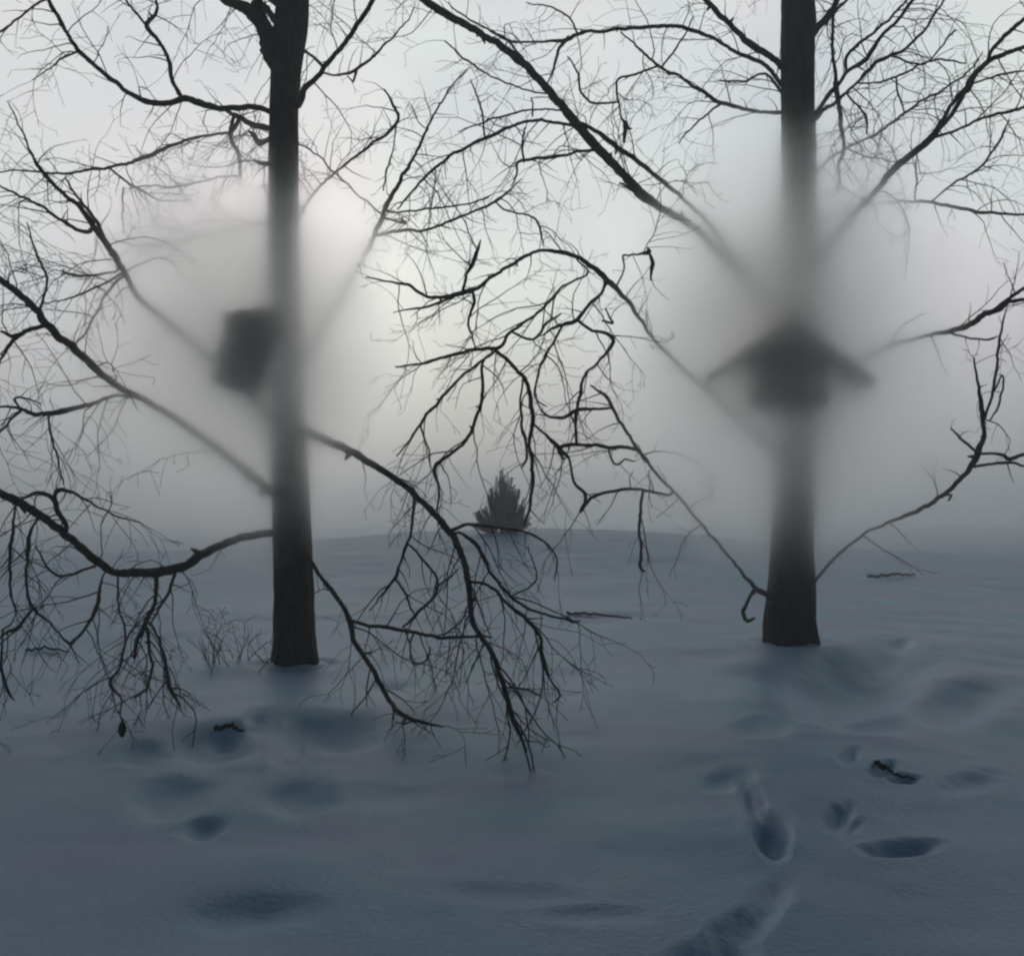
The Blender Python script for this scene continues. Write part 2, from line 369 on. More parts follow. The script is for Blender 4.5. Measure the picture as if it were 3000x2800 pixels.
# limbs: id, parent, depth offset at the tip in metres, points (x, y, width)
LIMBS = {'L': [
 ('a','T',-1.2,[(800,170,56),(785,110,52),(764,66,44),(722,26,34),(655,-5,26),(560,-60,18),(430,-150,12),(300,-260,5)]),
 ('a2','T',1.0,[(805,60,22),(775,18,16),(720,-30,12),(640,-130,9),(560,-260,4)]),
 ('b','T',-1.6,[(795,328,17),(740,316,16),(640,315,17),(590,305,20),(545,288,18),(500,302,16),(425,298,16),(385,276,14),(330,235,13),(240,158,13),(200,100,11),(150,15,12),(110,-60,8),(60,-170,4)]),
 ('b2','b',-1.0,[(538,287,13),(508,240,12),(490,165,11),(462,118,12),(430,72,13),(457,35,9),(455,-10,7),(440,-90,4)]),
 ('b3','b2',-1.2,[(432,74,8),(400,42,7),(365,-5,6),(330,-70,3)]),
 ('b4','b',-1.9,[(232,150,6),(180,172,6),(150,200,4),(95,235,3)]),
 ('b5','b',-1.7,[(110,10,7),(60,50,6),(0,95,6),(-60,140,3)]),
 ('c','T',1.4,[(800,380,18),(745,366,16),(700,345,14),(665,325,10),(655,320,8)]),
 ('c2','c',1.9,[(690,372,12),(665,388,9),(600,400,8),(530,415,9),(440,455,12),(370,480,9),(320,490,8),(180,508,7),(60,500,5),(-10,505,4)]),
 ('c3','c',1.0,[(682,350,10),(676,405,12),(695,440,12),(703,480,11),(705,515,9)]),
 ('c4','c3',1.2,[(703,512,7),(640,520,6),(560,540,6),(510,548,7),(440,545,4),(380,550,3)]),
 ('c5','c2',2.1,[(318,495,6),(370,535,7),(405,552,8),(450,580,6),(500,590,5),(560,585,4)]),
 ('c6','c2',1.7,[(362,548,4),(358,600,5),(362,660,4),(360,690,3)]),
 ('c7','T',0.8,[(800,400,12),(760,420,16),(745,400,14),(730,385,8)]),
 ('c8','T',-.6,[(800,480,13),(765,478,14),(745,470,6)]),
 ('d','T',-1.3,[(872,305,20),(892,262,17),(930,225,14),(950,198,14),(1000,140,13),(1045,75,14),(1095,-5,13),(1140,-90,9),(1200,-200,4)]),
 ('d2','d',-1.6,[(948,198,10),(910,160,8),(880,148,7)]),
 ('d3','d',-1.0,[(940,215,6),(985,222,6),(1030,210,9),(1085,175,8),(1135,122,6),(1190,65,4),(1215,20,3)]),
 ('d4','d3',-1.0,[(1045,205,8),(1035,240,6),(1020,225,4)]),
 ('e','T',1.8,[(868,1080,18),(930,980,17),(1000,860,16),(1055,770,14),(1092,700,13),(1120,630,14),(1165,545,12),(1205,475,9),(1240,405,8),(1270,340,6),(1320,260,5),(1370,205,3)]),
 ('e2','e',2.2,[(1122,628,6),(1060,580,5),(1000,525,6),(930,455,5),(885,425,5),(850,420,4)]),
 ('e3','e',1.3,[(1105,690,8),(1170,676,10),(1240,674,8),(1300,655,8),(1380,622,7),(1450,590,8),(1505,545,5),(1530,525,3)]),
 ('e4','e',2.2,[(1128,640,7),(1190,655,6),(1175,645,8)]),
 ('e5','e',2.6,[(1150,622,5),(1250,612,6),(1350,600,5),(1430,578,5)]),
 ('e6','e3',1.0,[(1450,590,5),(1485,618,6),(1540,630,5),(1580,660,7),(1590,720,4)]),
 ('e7','e',1.7,[(1060,760,7),(1020,840,6),(990,900,3)]),
 ('f','T',.9,[(868,650,8),(905,585,8),(950,535,7),(1000,490,7),(1080,430,8),(1140,385,9),(1165,355,9),(1150,300,8),(1125,262,4)]),
 ('f2','f',1.2,[(1160,360,5),(1152,430,4),(1135,490,6),(1125,560,4)]),
 ('g','T',-1.7,[(795,1230,24),(700,1120,21),(560,1000,19),(440,900,16),(400,860,15),(365,800,15),(335,745,18),(300,700,17),(240,615,14),(180,560,11),(130,510,12),(95,455,7),(65,385,5),(20,300,3)]),
 ('g2','g',-1.3,[(310,710,10),(285,655,12),(240,595,8),(200,535,6),(190,520,4)]),
 ('g3','g',-2.1,[(255,680,12),(215,665,10),(165,635,9),(110,600,8),(45,565,7),(-10,542,5)]),
 ('g4','T',.7,[(785,655,7),(700,668,7),(600,690,7),(480,715,8),(400,718,6),(340,705,6)]),
 ('g5','g',-2.3,[(350,805,7),(300,835,6),(230,865,6),(180,880,4),(120,890,3)]),
 ('g6','g',-1.4,[(345,820,9),(300,880,7),(265,950,7),(225,1005,6),(190,1020,4)]),
 ('g7','g',-1.2,[(340,795,6),(260,808,8),(230,812,7),(180,795,5)]),
 ('h','T',-2.4,[(795,1440,26),(700,1360,24),(580,1270,21),(440,1180,18),(360,1140,19),(300,1098,20),(250,1050,22),(190,1000,22),(130,945,22),(112,912,20),(60,865,19),(0,818,17),(-80,740,10),(-200,600,5)]),
 ('h2','h',-2.8,[(118,912,9),(128,870,7),(138,815,7),(112,755,7),(92,700,5),(80,650,3)]),
 ('h3','h',-2.0,[(125,955,12),(90,965,13),(40,985,11),(10,975,9),(-40,960,4)]),
 ('h4','h3',-2.0,[(80,968,8),(40,1000,9),(0,1055,7),(-40,1100,3)]),
 ('h5','h',-1.5,[(420,1165,9),(340,1160,9),(280,1180,11),(190,1205,15),(110,1212,13),(50,1195,9),(0,1190,7),(-60,1185,4)]),
 ('h6','h5',-1.6,[(60,1205,9),(30,1230,7),(0,1265,6),(-40,1290,3)]),
 ('h7','h5',-1.2,[(60,1200,6),(45,1165,7),(90,1170,5),(120,1185,4)]),
 ('h8','h5',-1.1,[(140,1210,6),(145,1260,7),(170,1340,6),(185,1420,4)]),
 ('i','T',-3.3,[(800,1560,22),(700,1575,22),(600,1620,24),(545,1655,26),(470,1674,27),(400,1678,25),(330,1672,20),(285,1645,24),(220,1590,22),(160,1540,22),(100,1500,22),(60,1475,24),(10,1450,22),(-60,1410,16),(-180,1340,8)]),
 ('i2','i',-2.9,[(190,1570,14),(192,1535,13),(170,1500,15),(158,1465,14),(115,1443,10),(70,1460,8),(40,1475,6)]),
 ('i3','i2',-3.0,[(160,1462,10),(172,1435,13),(225,1450,8),(285,1485,6),(350,1512,5),(410,1528,3)]),
 ('i4','i',-3.5,[(95,1540,7),(83,1580,11),(80,1640,8),(78,1720,8),(98,1780,8),(150,1825,6),(175,1860,5),(203,1885,8)]),
 ('i5','i4',-3.0,[(98,1780,8),(75,1810,8),(50,1838,12),(20,1850,9),(-5,1880,4)]),
 ('i6','i',-3.4,[(45,1490,6),(34,1590,10),(28,1660,9),(34,1740,6),(45,1800,4),(10,1850,5)]),
 ('i7','i',-3.4,[(462,1680,14),(455,1750,11),(440,1800,12),(415,1850,13),(400,1885,12),(395,1925,8)]),
 ('i8','i7',-4.2,[(430,1840,10),(438,1900,9),(445,1960,8),(425,2020,8),(395,2040,5)]),
 ('i9','i7',-4.2,[(445,1830,6),(475,1900,8),(488,1960,10),(500,2020,12),(530,2070,4)]),
 ('i10','i',-3.3,[(300,1690,5),(290,1740,10),(282,1785,12),(250,1840,8),(205,1888,9)]),
 ('i11','i',-4.6,[(346,1690,6),(347,1780,6),(368,1850,6),(352,1950,7),(322,2000,9),(350,2040,5),(357,2125,4)]),
 ('i12','i',-2.2,[(515,1675,8),(490,1740,9),(460,1790,7),(440,1830,5)]),
 ('i13','i',-3.0,[(280,1655,7),(230,1675,8),(180,1685,8),(140,1660,7),(105,1600,4)]),
 ('i14','i6',-4.0,[(5,1880,6),(5,1960,8),(20,2020,8),(38,2055,3)]),
 ('j','T',-4.6,[(880,1250,26),(960,1290,24),(1060,1340,21),(1140,1390,18),(1210,1445,18),(1270,1505,18),(1320,1560,20),(1355,1640,18),(1372,1700,17),(1378,1780,15),(1398,1850,14),(1440,1910,14),(1462,1970,15),(1480,2030,14),(1500,2100,15),(1525,2160,10),(1540,2200,6)]),
 ('j2','j',-2.6,[(1212,1450,9),(1205,1550,8),(1175,1640,7),(1158,1690,10),(1110,1755,5),(1080,1790,3)]),
 ('j3','j2',-2.6,[(1160,1695,6),(1185,1735,7),(1208,1790,5),(1215,1810,4)]),
 ('j4','j2',-2.6,[(1198,1595,6),(1250,1650,7),(1283,1710,7),(1260,1760,7),(1215,1805,10),(1180,1835,5)]),
 ('j5','j4',-1.3,[(1275,1722,6),(1310,1695,6),(1345,1668,4)]),
 ('j6','j',-3.0,[(1345,1560,7),(1385,1585,12),(1410,1620,11),(1440,1680,9),(1490,1740,9),(1550,1782,8),(1620,1805,7),(1680,1820,8),(1700,1818,4)]),
 ('j7','j',-3.9,[(1375,1700,9),(1440,1720,8),(1490,1770,9),(1542,1815,12),(1580,1860,9),(1590,1925,10),(1610,1980,4)]),
 ('j8','j',-1.8,[(1320,1555,12),(1370,1538,9),(1450,1545,8),(1540,1560,7),(1600,1590,6),(1632,1640,5),(1625,1700,3)]),
 ('j9','j6',-2.6,[(1500,1745,5),(1570,1700,5),(1560,1640,4),(1545,1600,3)]),
 ('j10','j7',-4.2,[(1592,1920,7),(1600,1970,5),(1640,2030,6),(1620,2060,4)]),
 ('j11','j',-4.4,[(1470,2015,5),(1530,2015,6),(1580,2035,4)]),
 ('k','T',-3.6,[(875,1580,14),(930,1675,11),(965,1720,11),(1005,1775,12),(1028,1825,16),(1040,1880,14),(1085,1950,13),(1105,1985,14),(1140,2050,13),(1175,2090,13),(1215,2108,11),(1270,2122,7),(1300,2128,4)]),
 ('k2','k',-2.6,[(1025,1815,9),(1075,1830,10),(1150,1840,11),(1230,1855,9),(1300,1868,10),(1400,1862,7),(1440,1868,4)]),
 ('k3','k2',-2.6,[(1300,1860,5),(1340,1830,5),(1370,1790,4)]),
 ('k4','k2',-2.6,[(1210,1860,6),(1200,1900,5),(1215,1945,6),(1250,1930,5),(1262,1895,4)]),
 ('k5','k',-3.5,[(1188,2098,6),(1180,2120,5),(1160,2115,3)]),
],'R': [
 ('a','T',-2.2,[(2310,960,26),(2200,840,24),(2110,745,23),(2050,680,20),(1990,640,20),(1930,605,22),(1880,570,30),(1835,520,24),(1770,455,26),(1700,375,27),(1640,305,24),(1590,245,22),(1530,185,22),(1480,145,21),(1420,105,19),(1330,55,22),(1265,15,22),(1200,-30,16),(1090,-110,10),(980,-180,5)]),
 ('a2','a',-1.4,[(2180,800,14),(2080,660,12),(2010,590,10),(1950,535,12),(1870,475,13),(1800,425,15),(1745,385,12),(1700,360,8)]),
 ('a3','a',-2.8,[(1700,378,9),(1640,362,9),(1570,353,9),(1500,370,9),(1445,395,11),(1370,430,9),(1310,465,9),(1250,515,8),(1200,570,6),(1165,615,4)]),
 ('a4','a',-2.4,[(1745,440,9),(1690,445,8),(1620,462,9),(1525,472,9),(1515,510,6),(1500,545,4)]),
 ('a5','a',-2.9,[(1660,328,6),(1590,322,5),(1510,330,6),(1430,352,6),(1340,385,3)]),
 ('a6','a',-2.5,[(1612,280,5),(1540,265,5),(1440,225,5),(1370,180,6),(1300,120,4)]),
 ('a7','a',-2.0,[(1560,205,7),(1490,120,7),(1440,95,6),(1350,40,5),(1310,10,3)]),
 ('a8','a',-2.6,[(1870,560,12),(1850,555,10),(1815,535,5)]),
 ('a9','a3',-3.0,[(1420,405,6),(1412,330,6),(1400,290,6),(1380,235,3)]),
 ('a10','a',-2.1,[(1560,340,6),(1560,300,4),(1555,290,4)]),
 ('a11','a4',-2.5,[(1535,475,6),(1530,420,7),(1540,370,4)]),
 ('b','T',-1.2,[(2305,330,12),(2250,327,10),(2200,322,10),(2115,300,12),(2050,265,11),(2000,232,9),(1930,195,8),(1880,150,7),(1820,95,4)]),
 ('b2','b',-.8,[(2115,300,7),(2060,345,6),(2010,395,5),(1990,420,3)]),
 ('b3','b',-1.0,[(1930,193,6),(1870,215,7),(1810,235,7),(1812,300,6),(1822,350,6),(1832,370,15),(1828,420,7)]),
 ('b4','b3',-1.0,[(1812,302,6),(1740,303,7),(1705,270,7),(1690,210,6),(1665,165,4)]),
 ('b5','b',-1.4,[(1935,195,6),(1975,150,6),(2005,105,5),(2030,50,4)]),
 ('c','T',1.6,[(2305,265,14),(2275,228,12),(2240,190,12),(2190,168,12),(2140,145,10),(2090,112,10),(2030,90,12),(1980,78,11),(1880,80,11),(1780,90,10),(1700,98,10),(1655,118,12),(1600,122,7),(1500,122,6),(1440,90,4)]),
 ('c2','c',1.8,[(1660,118,11),(1635,150,9),(1625,195,8),(1605,250,4)]),
 ('c3','c',1.3,[(1690,95,6),(1670,55,6),(1620,25,5),(1540,10,3)]),
 ('d','T',-.8,[(2310,215,20),(2275,180,18),(2200,132,20),(2160,95,16),(2110,45,15),(2060,-5,14),(2000,-80,8),(1930,-160,4)]),
 ('d2','T',.6,[(2305,290,9),(2265,235,8),(2235,215,7),(2180,240,6),(2110,235,5)]),
 ('e','T',.9,[(2370,115,20),(2400,75,20),(2435,35,18),(2455,-5,14),(2490,-80,8),(2540,-180,4)]),
 ('e2','e',1.2,[(2425,50,10),(2460,20,9),(2500,-15,6),(2560,-60,3)]),
 ('f','T',-1.4,[(2375,350,14),(2400,315,12),(2440,265,13),(2480,215,10),(2530,180,14),(2580,110,11),(2630,60,10),(2670,5,10),(2710,-60,5)]),
 ('f2','T',-1.9,[(2375,365,12),(2420,320,12),(2470,280,9),(2520,235,9),(2560,190,12),(2640,150,9),(2700,100,8),(2740,40,7),(2780,-30,4)]),
 ('f3','f',-1.1,[(2450,258,12),(2448,215,10),(2440,150,9),(2440,60,9),(2447,0,8),(2440,-80,4)]),
 ('f4','f3',-1.0,[(2450,240,16),(2455,300,13),(2465,370,12),(2472,430,10),(2460,480,8),(2455,560,5)]),
 ('f5','f',-1.6,[(2475,215,8),(2482,165,10),(2530,120,9),(2590,70,8),(2640,20,7),(2690,-40,4)]),
 ('f6','f2',-2.2,[(2520,245,5),(2580,240,6),(2650,215,7),(2695,190,5),(2760,175,6),(2830,185,4)]),
 ('f7','f2',-1.8,[(2610,165,6),(2680,185,6),(2720,180,5),(2800,85,6)]),
 ('f8','f2',-2.0,[(2485,280,6),(2520,320,6),(2540,345,7),(2538,390,4)]),
 ('f9','f6',-2.3,[(2622,230,5),(2632,280,6),(2648,325,4)]),
 ('g','T',-2.3,[(2375,800,22),(2430,720,20),(2500,630,17),(2560,565,16),(2620,495,20),(2680,445,20),(2735,398,20),(2765,345,12),(2800,290,12),(2835,255,22),(2862,210,16),(2900,178,15),(2940,158,14),(3000,140,12),(3100,110,6)]),
 ('g2','g',-2.6,[(2850,225,10),(2885,185,9),(2925,125,12),(2990,65,12),(3060,0,6)]),
 ('g3','g',-2.0,[(2740,390,12),(2790,335,12),(2830,262,14)]),
 ('g4','g',-2.8,[(2738,402,9),(2790,385,8),(2860,352,8),(2920,333,9),(3000,315,9),(3080,290,4)]),
 ('g5','g',-2.4,[(2840,250,6),(2880,235,6),(2940,218,7),(3010,205,4)]),
 ('h','T',1.5,[(2375,520,8),(2430,465,8),(2500,425,7),(2560,395,8),(2630,345,8),(2700,300,7),(2770,260,6),(2835,210,5),(2880,150,3)]),
 ('h2','h',1.8,[(2480,440,6),(2540,458,5),(2600,470,5),(2680,480,3)]),
 ('i','T',1.2,[(2375,680,9),(2450,620,7),(2560,598,7),(2640,592,8),(2720,592,9),(2850,618,10),(2930,626,8),(3010,630,6),(3100,640,3)]),
 ('i2','i',1.6,[(2730,592,5),(2790,540,6),(2870,495,7),(2905,450,7),(2935,400,7),(2955,350,4)]),
 ('i3','i',.9,[(2680,590,5),(2683,520,6),(2683,470,4)]),
 ('j','T',-2.2,[(2380,1180,16),(2480,1080,14),(2600,1015,12),(2690,990,9),(2760,975,13),(2830,955,16),(2880,925,16),(2925,905,14),(2960,885,12),(3000,878,10),(3080,880,5)]),
 ('j2','j',-2.5,[(2910,912,12),(2950,880,10),(3000,845,10),(3070,800,4)]),
 ('j3','j',-1.8,[(2780,970,7),(2830,990,6),(2890,995,6),(2920,985,4)]),
 ('k','T',-1.9,[(2370,1720,9),(2450,1630,9),(2540,1560,7),(2620,1525,9),(2700,1490,12),(2770,1445,12),(2830,1385,13),(2865,1328,18),(2882,1270,12),(2876,1200,14),(2865,1130,8),(2853,1050,5)]),
 ('k2','k',-2.2,[(2862,1328,8),(2820,1290,8),(2785,1255,5)]),
 ('k3','k',-2.4,[(2870,1330,8),(2930,1330,9),(2960,1345,12),(3010,1325,9),(3080,1320,4)]),
 ('k4','k',-1.6,[(2845,1370,9),(2900,1360,8),(2950,1355,9),(3000,1365,6)]),
 ('k5','k',-1.8,[(2885,1240,7),(2905,1160,8),(2920,1080,8),(2930,980,7),(2950,900,3)]),
 ('k6','k5',-1.5,[(2912,1150,6),(2940,1100,5),(2925,1190,6),(2900,1230,4)]),
 ('k7','k',-1.7,[(2760,1450,5),(2785,1450,8),(2780,1465,4)]),
 ('l','T',-2.8,[(2310,1360,16),(2200,1260,14),(2080,1150,12),(1970,1050,10),(1900,975,9),(1850,895,12),(1810,850,14),(1775,820,17),(1735,780,14),(1690,755,12),(1650,740,13),(1600,733,10),(1560,740,9),(1510,768,10),(1450,805,9),(1400,845,11),(1360,855,16),(1310,868,12),(1260,872,9),(1225,855,9),(1200,835,9),(1140,825,6),(1070,810,4)]),
 ('l2','l',-2.9,[(1772,828,9),(1765,855,9),(1735,885,10),(1710,915,11),(1692,940,12),(1655,950,12),(1610,965,7),(1580,985,4)]),
 ('l3','l2',-2.5,[(1692,940,9),(1730,965,9),(1765,975,10),(1800,1000,12),(1760,1050,8),(1715,1100,8),(1698,1160,10),(1688,1220,8),(1685,1300,5)]),
 ('l4','l2',-3.2,[(1645,955,7),(1600,1040,8),(1575,1100,7),(1568,1165,5),(1600,1190,4)]),
 ('l5','l',-3.1,[(1388,852,8),(1390,885,10),(1378,920,8),(1374,960,7),(1395,1020,4)]),
 ('l6','l',-3.2,[(1356,850,9),(1368,805,8),(1390,760,13),(1410,700,4)]),
 ('l7','l',-2.9,[(1340,860,6),(1275,890,8),(1220,905,6),(1150,915,3)]),
 ('l8','l2',-2.6,[(1765,940,7),(1798,945,7),(1770,905,4)]),
 ('l9','l',-2.2,[(1800,845,6),(1830,790,5),(1825,750,6),(1870,745,6),(1905,735,15),(1900,725,4)]),
 ('l10','l9',-2.0,[(1905,740,5),(1912,775,13),(1905,820,4)]),
 ('m','l',-3.3,[(1690,760,5),(1720,800,6),(1650,840,7),(1610,885,9),(1560,930,8),(1500,970,9),(1470,1010,10),(1445,1020,12),(1390,1025,10),(1320,1040,10),(1260,1060,8),(1160,1075,5)]),
 ('m2','m',-3.4,[(1450,1022,11),(1480,1050,11),(1520,1090,11),(1545,1125,12),(1557,1190,13),(1560,1240,13),(1550,1300,10),(1560,1360,11),(1560,1430,10),(1548,1500,8),(1535,1540,4)]),
 ('m3','m',-3.5,[(1440,1035,6),(1415,1060,8),(1415,1140,10),(1402,1210,10),(1375,1275,10),(1330,1320,9),(1278,1370,12),(1284,1420,8),(1282,1500,6)]),
 ('m4','m',-3.0,[(1450,1030,7),(1400,1065,8),(1350,1105,8),(1300,1160,9),(1240,1230,9),(1200,1290,6),(1160,1340,4)]),
 ('m5','m2',-3.2,[(1530,1105,5),(1525,1180,7),(1530,1250,8),(1545,1330,7),(1530,1370,5)]),
 ('m6','m4',-2.9,[(1230,1245,6),(1250,1310,5),(1265,1370,4)]),
 ('m7','m2',-3.1,[(1562,1245,7),(1600,1275,8),(1635,1312,14),(1670,1350,7),(1680,1410,8),(1715,1450,10),(1700,1500,5)]),
 ('m8','m',-3.0,[(1500,970,7),(1560,995,8),(1600,950,8),(1640,920,5)]),
 ('n','T',-1.4,[(2300,1765,14),(2255,1748,15),(2205,1715,12),(2160,1660,8),(2080,1565,7),(1980,1445,7),(1920,1385,8),(1870,1320,9),(1830,1255,9),(1795,1200,10),(1780,1165,10),(1730,1130,5)]),
 ('n2','n',-1.7,[(1900,1350,8),(1855,1315,10),(1780,1308,11),(1700,1303,10),(1640,1312,12),(1650,1350,6)]),
 ('n3','n',-1.2,[(1960,1450,7),(1900,1437,8),(1830,1433,9),(1770,1445,9),(1725,1465,10),(1700,1500,4)]),
 ('n4','n3',-1.1,[(1880,1436,8),(1876,1500,9),(1872,1560,8),(1880,1620,8),(1875,1660,10),(1890,1675,5)]),
 ('n5','n',-1.8,[(1788,1195,8),(1750,1197,8),(1690,1202,12),(1640,1225,10),(1600,1215,6),(1575,1180,4)]),
 ('n6','n5',-1.8,[(1690,1204,8),(1688,1260,8),(1690,1310,7)]),
 ('n7','n',-1.3,[(2215,1725,10),(2190,1760,9),(2178,1790,11),(2190,1818,11),(2210,1812,6)]),
 ('n8','n2',-1.9,[(1780,1305,6),(1800,1360,6),(1830,1345,5),(1860,1352,4)]),
 ('n9','n',-1.0,[(2250,1750,7),(2225,1725,7),(2205,1740,6)]),
]}
# limbs above the picture and behind, so the crowns go on (metres: height, azimuth deg, length)
def grow(mb, p, d, length, r0, rnd, lvl, droop, stats):
    n = max(3, int(length / 0.09))
    pts = [p.copy()]; rad = [r0]
    d = d.normalized()
    st = length / n
    kids = []
    for i in range(n):
        d = (d + Vector((rnd.gauss(0, .17), rnd.gauss(0, .17), rnd.gauss(0, .15) - droop * st * 2.2))).normalized()
        p = p + d * st
        pts.append(p.copy()); rad.append(max(r0 * (1 - 0.7 * (i + 1) / n), 0.0021))
        if lvl > 0 and i > 0 and rnd.random() < (0.55 if lvl > 1 else 0.42):
            kids.append((p.copy(), d.copy(), i / n, rad[-1]))
    mb.tube(pts, rad, 4 if r0 > .006 else 3, cap=False)
    for q, dd, f, rr_ in kids:
        s = Vector((rnd.gauss(0, 1), rnd.gauss(0, 1), rnd.gauss(0, .8)))
        s = (s - dd * s.dot(dd)).normalized()
        nd = dd * rnd.uniform(.4, 1.0) + s * rnd.uniform(.5, 1.0)
        grow(mb, q, nd, length * rnd.uniform(.25, .55) * (1 - .4 * f), max(rr_ * .7, .0022), rnd, lvl - 1, droop, stats)

def build_tree(key, root_px, label, dens):
    y0 = TREES[key]['y']
    rnd = random.Random(31 if key == 'L' else 77)
    g = ground_pt(*root_px)
    y0 = g.y
    sc = y0 / F
    root = empty('bare_tree', g)
    tag(root, label, 'tree', 'bare trees standing in the snow')
    # trunk
    tr = resample([(x, y, w) for x, y, w in TRUNK[key]], 14)
    pts = [at(x, y, y0) for x, y, w in tr]; rad = [w / 2 * sc for x, y, w in tr]
    def ridge(i, th, p):
        z = p.z
        v = 1 + .045 * math.sin(th * 7 + z * 1.1 + mn.noise(Vector((th, z * .8, 3))) * 3) + .05 * mn.noise(Vector((math.cos(th) * 2.2, math.sin(th) * 2.2, z * 1.6)))
        v += .035 * mn.noise(Vector((math.cos(th) * 6, math.sin(th) * 6, z * 5)))
        base = max(0, 1 - (z - g.z) / .45)
        v += base * base * .16 * max(0, math.sin(th * 4 + 1.3 + (0 if key == 'L' else .9)))
        return v
    mb = MB(); mb.tube(pts, rad, 40, ridge=ridge)
    mb.build('trunk', M_BARK, root)
    paths = {'T': [(p, r, t[0], t[1]) for p, r, t in zip(pts, rad, tr)]}
    for lid, par, dz, P in LIMBS[key]:
        PP = list(P)
        par_path = paths[par]
        x0, yy0 = P[0][:2]
        if par == 'T':
            # root the limb in the heart of the trunk, a little lower or higher along its own line
            k = min(range(len(par_path)), key=lambda i: abs(par_path[i][3] - yy0 - (0)))
            PP = [(par_path[k][2] * .75 + x0 * .25, yy0 + (P[0][1] - P[1][1]) * .25, P[0][2] * 1.25)] + PP
            y_s = y0
        else:
            k = min(range(len(par_path)), key=lambda i: (par_path[i][2] - x0) ** 2 + (par_path[i][3] - yy0) ** 2)
            if math.hypot(par_path[k][2] - x0, par_path[k][3] - yy0) < 60:
                PP = [(par_path[k][2], par_path[k][3], P[0][2])] + [q for q in PP if math.hypot(q[0]-par_path[k][2], q[1]-par_path[k][3]) > 6]
            y_s = par_path[k][0].y
        rs = resample(PP, 9)
        cum = [0]
        for a_, b_ in zip(rs, rs[1:]): cum.append(cum[-1] + math.hypot(a_[0] - b_[0], a_[1] - b_[1]))
        y_e = y0 + dz
        if par != 'T': y_e = y_s + (dz - (y_s - y0)) * .6 + rnd.uniform(-.25, .25)
        T = max(cum[-1], 1)
        path = []
        ph = rnd.uniform(0, 100)
        for (x, y, w), c_ in zip(rs, cum):
            s = c_ / T
            yy = y_s + (y_e - y_s) * s + .10 * mn.noise(Vector((ph, s * 5, 1))) * s
            amp = 5.0 * min(1, c_ / 60)
            x += amp * mn.noise(Vector((c_ / 38, ph, 0))) + amp * .5 * mn.noise(Vector((c_ / 12, ph, 9)))
            y += amp * mn.noise(Vector((ph, c_ / 38, 4))) + amp * .5 * mn.noise(Vector((ph, c_ / 12, 7)))
            if y > 1700: yy = min(yy, F * EYE * .955 / (y - 1530))
            p = at(x, y, yy)
            r = max(w * .53 * (1 + .16 * mn.noise(Vector((c_ / 9, ph, 2)))) * yy / F, .0022)
            path.append((p, r, x, y))
        paths[lid] = path
        mb = MB()
        mb.tube([q[0] for q in path], [q[1] for q in path], 10 if path[0][1] > .02 else 7)
        # small knots and spurs on the limb
        for _ in range(int(T / 230)):
            q = rnd.choice(path[2:]) if len(path) > 3 else path[-1]
            d = Vector((rnd.gauss(0, 1), rnd.gauss(0, 1), rnd.gauss(0, 1))).normalized()
            mb.tube([q[0], q[0] + d * q[1] * 1.5, q[0] + d * q[1] * 2.8], [q[1] * .8, q[1] * .6, q[1] * .2], 5)
        bo = mb.build('branch', M_BARK, root)
        # fine twigs
        tw = MB()
        length_m = T * sc
        dn = dens(sum(q[2] for q in path) / len(path), sum(q[3] for q in path) / len(path))
        k = 0
        acc = 0
        for i in range(3, len(path)):
            p, r, x, y = path[i]
            if x < -150 or x > 3150 or y < -250: dd = dens(x, y) * .6
            else: dd = dens(x, y)
            acc += (path[i][0] - path[i - 1][0]).length * dd * (1.4 if r < .02 else .9)
            while acc > rnd.random() * .5 + .75:
                acc -= 1
                tdir = (path[i][0] - path[i - 1][0]).normalized()
                s = Vector((rnd.gauss(0, 1), rnd.gauss(0, .9), rnd.gauss(0, .7)))
                s = (s - tdir * s.dot(tdir)).normalized()
                low_ = y > 1200
                dd_ = tdir * rnd.uniform(.2, .9) + s * .8 + Vector((0, 0, -.35 if low_ or rnd.random() < .45 else .15))
                ln = rnd.choice((.25, .35, .5, .8, 1.1)) * (.65 if r < .012 else 1)
                grow(tw, p, dd_, ln, min(r * .5, .0075), rnd, 2 if ln > .45 else 1, .55 if low_ or rnd.random() < .5 else .12, None)
        if tw.v:
            to = tw.build('twigs', M_TWIG, bo)
            to['kind'] = 'stuff'
    # crown above the picture and limbs behind the trunk
    top = g.z
    for i in range(16):
        hz = (6.9 if key == 'L' else 8.0) + i * .25
        k = min(range(len(pts)), key=lambda j: abs(pts[j].z - hz - g.z))
        azi = i * 2.4 + (0.6 if key == 'L' else 1.9)
        d = Vector((math.cos(azi), math.sin(azi) * (1 if math.sin(azi) > 0 else .5), .75)).normalized()
        if i == 0: continue
        mb = MB(); tw = MB()
        p = pts[k].copy(); r0 = rad[k] * .28; ln = 2.8 - i * .11
        n = 26; P_ = [p.copy()]; R_ = [r0]
        for j in range(n):
            d = (d + Vector((rnd.gauss(0, .09), rnd.gauss(0, .09), rnd.gauss(0, .07) - .012))).normalized()
            p = p + d * ln / n
            P_.append(p.copy()); R_.append(r0 * (1 - .85 * (j + 1) / n))
            if j > 4 and rnd.random() < .75:
                s = Vector((rnd.gauss(0, 1), rnd.gauss(0, 1), rnd.gauss(-.2, .8))).normalized()
                grow(tw, p, d * .6 + s * .8, rnd.uniform(.5, 1.2), min(R_[-1] * .4, .006), rnd, 2, .45, None)
        mb.tube(P_, R_, 8)
        bo = mb.build('branch', M_BARK, root)
        to = tw.build('twigs', M_TWIG, bo); to['kind'] = 'stuff'
    return root, paths, g

